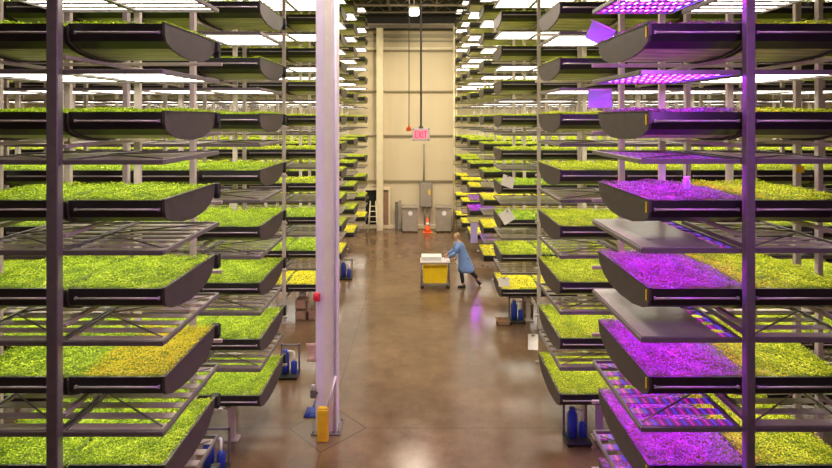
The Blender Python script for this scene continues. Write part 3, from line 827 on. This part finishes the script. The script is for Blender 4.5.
t = thing('storage_tote', (cxm, d0, .17), 'yellow plastic tote on the lower shelf of the push cart', 'tote')
m = MB()
def tub(m, a, b, h, th=.02, fl=.92):
    o0 = [(-a * fl, -b * fl, 0), (a * fl, -b * fl, 0), (a * fl, b * fl, 0), (-a * fl, b * fl, 0)]
    o1 = [(-a, -b, h), (a, -b, h), (a, b, h), (-a, b, h)]
    i1 = [(-a + th, -b + th, h), (a - th, -b + th, h), (a - th, b - th, h), (-a + th, b - th, h)]
    i0 = [(p[0] * .93, p[1] * .93, th) for p in o0]
    m.loft([o0, o1, i1, i0])
    for q in range(len(m.sm)): m.sm[q] = False
tub(m, .40, .21, .48); m.build('body', 'tote', t)
m = MB()
for q in (-1, 1): m.box((0, q * .212, .46), (.82, .02, .04), ch=.006); m.box((q * .402, 0, .46), (.02, .43, .04), ch=.006)
m.build('rim', 'tote', t)
t = thing('white_container', (px(431.5, d0), d0, .878), 'white lidded container on the top shelf of the push cart', 'container')
m = MB(); tub(m, .32, .2, .12); m.build('body', 'white', t)
MB().box((0, 0, .13), (.66, .42, .03), ch=.01).build('lid', 'white', t)

# ------------------------------------------------------------------ person pushing the cart
def skin_mesh(name, verts, edges, radii, mat, parent, level=2, root=0):
    me = bpy.data.meshes.new(name); me.from_pydata(verts, edges, []); me.update()
    o = obj(name, me, parent)
    sk = o.modifiers.new('skin', 'SKIN'); sk.use_smooth_shade = True
    me.skin_vertices.new() if not me.skin_vertices else None
    for i, r in enumerate(radii):
        sv = me.skin_vertices[0].data[i]; sv.radius = r if isinstance(r, tuple) else (r, r); sv.use_root = (i == root)
    ss = o.modifiers.new('sub', 'SUBSURF'); ss.levels = level; ss.render_levels = level
    me.materials.append(M[mat]) if isinstance(mat, str) else [me.materials.append(M[x]) for x in mat]
    return o
pxx = px(463, d0)
P = thing('person', (pxx, d0, 0), 'person in a long blue coat leaning forward to push the cart', 'person')
# walks towards -x; standing foot under the body, other leg trailing to +x
J = {}
V, E, Rr = [], [], []
def jn(name, p, r, prev=None):
    J[name] = len(V); V.append(p); Rr.append(r)
    if prev is not None: E.append((J[prev], J[name]))
jn('pelvis', (.04, 0, .93), (.125, .10))
jn('waist', (.0, 0, 1.08), (.115, .10), 'pelvis'); jn('chest', (-.08, 0, 1.30), (.15, .11), 'waist'); jn('uchest', (-.14, 0, 1.43), (.12, .09), 'chest')
jn('neck', (-.18, 0, 1.51), .052, 'uchest'); jn('jaw', (-.225, 0, 1.575), (.062, .060), 'neck'); jn('head', (-.225, 0, 1.66), (.082, .09), 'jaw'); jn('crown', (-.215, 0, 1.73), (.06, .065), 'head')
jn('nose', (-.318, 0, 1.635), .014, 'head')
for s_, nm in ((-1, 'a'), (1, 'b')):
    jn('sh' + nm, (-.14, s_ * .17, 1.40), .058, 'uchest'); jn('el' + nm, (-.27, s_ * .24, 1.16), .043, 'sh' + nm); jn('wr' + nm, (-.47, s_ * .19, 1.02), .028, 'el' + nm)
    jn('pa' + nm, (-.55, s_ * .18, .99), (.036, .020), 'wr' + nm)
    for q, (oy, ln) in enumerate(((-.03, .030), (-.01, .036), (.01, .034), (.03, .026))):
        jn('f%d%s' % (q, nm), (-.60, s_ * .18 + oy, .99), .009, 'pa' + nm); jn('g%d%s' % (q, nm), (-.605 - ln * .5, s_ * .18 + oy, .955), .008, 'f%d%s' % (q, nm))
    jn('th' + nm, (-.55, s_ * .18 - s_ * .045, .965), .010, 'pa' + nm); jn('ti' + nm, (-.585, s_ * .18 - s_ * .05, .945), .008, 'th' + nm)
    jn('ear' + nm, (-.215, s_ * .093, 1.645), .014, 'head')
# legs: a = standing (near camera), b = trailing
jn('ha', (.03, -.09, .88), .088, 'pelvis'); jn('ka', (-.06, -.10, .50), .056, 'ha'); jn('aa', (-.0, -.10, .10), .036, 'ka'); jn('ta', (-.13, -.10, .04), .03, 'aa')
jn('hb', (.05, .09, .88), .088, 'pelvis'); jn('kb', (.20, .10, .52), .056, 'hb'); jn('ab', (.50, .10, .22), .036, 'kb'); jn('tb', (.47, .10, .07), .03, 'ab')
body = skin_mesh('body', V, E, Rr, 'skin', P)
MB().lathe((-.30, -.034, 1.652), [(.002, -.012), (.011, -.006), (.011, .006), (.002, .012)], 10).build('eye', 'eye', P)
MB().lathe((-.30, .034, 1.652), [(.002, -.012), (.011, -.006), (.011, .006), (.002, .012)], 10).build('eye', 'eye', P)
MB().box((-.293, 0, 1.59), (.012, .045, .010), ch=.003).build('mouth', 'red', P)
skin_mesh('hair', [(-.19, 0, 1.61), (-.18, 0, 1.70), (-.205, 0, 1.755)], [(0, 1), (1, 2)], [(.085, .088), (.10, .102), (.07, .07)], 'hair', P)
skin_mesh('trousers', [V[J['pelvis']], V[J['ha']], V[J['ka']], (-.01, -.10, .13), V[J['hb']], V[J['kb']], (.485, .10, .235)], [(0, 1), (1, 2), (2, 3), (0, 4), (4, 5), (5, 6)],
          [(.14, .12), .105, .075, .06, .105, .075, .06], 'trouser', P)
for nm, p, rt in (('a', (-.05, -.10, .045), 0), ('b', (.51, .10, .13), 1.0)):
    m = MB(); m.loft([[(x * .6 - .13, y * .7, z) for x, y, z in ((0, -.05, -.04), (0, .05, -.04), (0, .05, .0), (0, -.05, .0))],
                      [(0, -.05, -.045), (0, .05, -.045), (0, .045, .035), (0, -.045, .035)], [(.12, -.042, -.045), (.12, .042, -.045), (.11, .035, .06), (.11, -.035, .06)]])
    o = m.build('shoe', 'black2', P, loc=p); o.rotation_euler = (0, rt, 0)
m = MB()
rings = []
for (zx, z, a, b) in ((-.165, 1.475, .085, .095), (-.15, 1.44, .12, .19), (-.115, 1.36, .145, .215), (-.08, 1.26, .155, .205), (-.015, 1.08, .165, .195), (.035, .93, .20, .21), (.065, .75, .225, .225), (.10, .60, .265, .235), (.125, .50, .28, .24)):
    rings.append([(zx + a * math.cos(u * 2 * PI / 24), b * math.sin(u * 2 * PI / 24), z + .012 * math.cos(u * 3)) for u in range(24)])
rings.append([(.125 + .265 * math.cos(u * 2 * PI / 24), .21 * math.sin(u * 2 * PI / 24), .505) for u in range(24)])
m.loft(rings)
for s_, nm in ((-1, 'a'), (1, 'b')):
    A, B, Cc = [Vector(V[J[q + nm]]) for q in ('sh', 'el', 'wr')]
    A2 = A + Vector((0, -s_ * .03, .01))
    m.tube(A2, B, .078, .062, n=14); m.tube(B, Cc, .062, .048, n=14); m.lathe(tuple(B), [(.02, -.06), (.058, -.02), (.058, .02), (.02, .06)], 12)
m.build('coat', 'coat', P)
MB().box((-.29, 0, 1.42), (.012, .02, .10), ry=.3).build('collar', 'white', P)

# ------------------------------------------------------------------ lights
def area(name, loc, size, power, col, rot=(0, 0, 0)):
    l = bpy.data.lights.new(name, 'AREA'); l.energy = power; l.size = size; l.color = col; l.shape = 'SQUARE'
    o = bpy.data.objects.new(name, l); COL.objects.link(o); o.location = loc; o.rotation_euler = rot
    return o
for sd in (-1, 1):   # unseen white fill lights added beside the viewer to brighten the column
    area('side_fill_light', (sd * 3.0, 1.6, 6.0), 1.4, 12, (1.0, .93, .84)).rotation_euler = Vector((-sd * 3.0, 5.5, -1.2)).to_track_quat('-Z', 'Y').to_euler()
for yy in (2.0, 9.0, 15.5, 21.8):
    area('ceiling_lamp_light', (px(414, 22) if yy > 20 else .3, yy, 9.6), 1.2 if yy > 5 else 2.0, 250 if yy > 5 else 130, (1.0, .86, .66))
area('column_fill_light', (-1.35, 7.0, 10.4), .6, 190, (1.0, .90, .86))  # unseen fill light added overhead to brighten the column front
area('end_wall_light', (.4, 19.5, 10.3), .8, 260, (1.0, .84, .62), (math.radians(48), 0, 0))
# unseen violet fill added beside the viewer to tint post and column
area('violet_fill_light', (3.2, 2.6, 6.2), 1.0, 120, (.55, .10, 1.0), (math.radians(-20), math.radians(-75), 0)).rotation_euler = Vector((-5.0, 3.5, -.8)).to_track_quat('-Z', 'Y').to_euler()

W_ = bpy.data.worlds.new('world'); S.world = W_; W_.use_nodes = True
bg = W_.node_tree.nodes['Background']; bg.inputs[0].default_value = (1.0, .82, .6, 1); bg.inputs[1].default_value = .05

# ------------------------------------------------------------------ camera
c = bpy.data.cameras.new('camera'); co = bpy.data.objects.new('camera', c); COL.objects.link(co)
co.location = (0, 0, H); co.rotation_euler = (PI / 2, 0, 0)
c.sensor_width = 36; c.lens = 36 * F / 832
c.shift_x = -3 / 832; c.shift_y = -116 / 832
c.clip_end = 100
S.camera = co
S.view_settings.view_transform = 'Standard'; S.view_settings.look = 'None'; S.view_settings.gamma = 1; S.view_settings.use_curve_mapping = False
S.view_settings.exposure = 0.0
S.cycles.max_bounces = 6; S.cycles.diffuse_bounces = 3; S.cycles.glossy_bounces = 3; S.cycles.transmission_bounces = 4
S.cycles.use_denoising = True
S.cycles.sample_clamp_indirect = 6
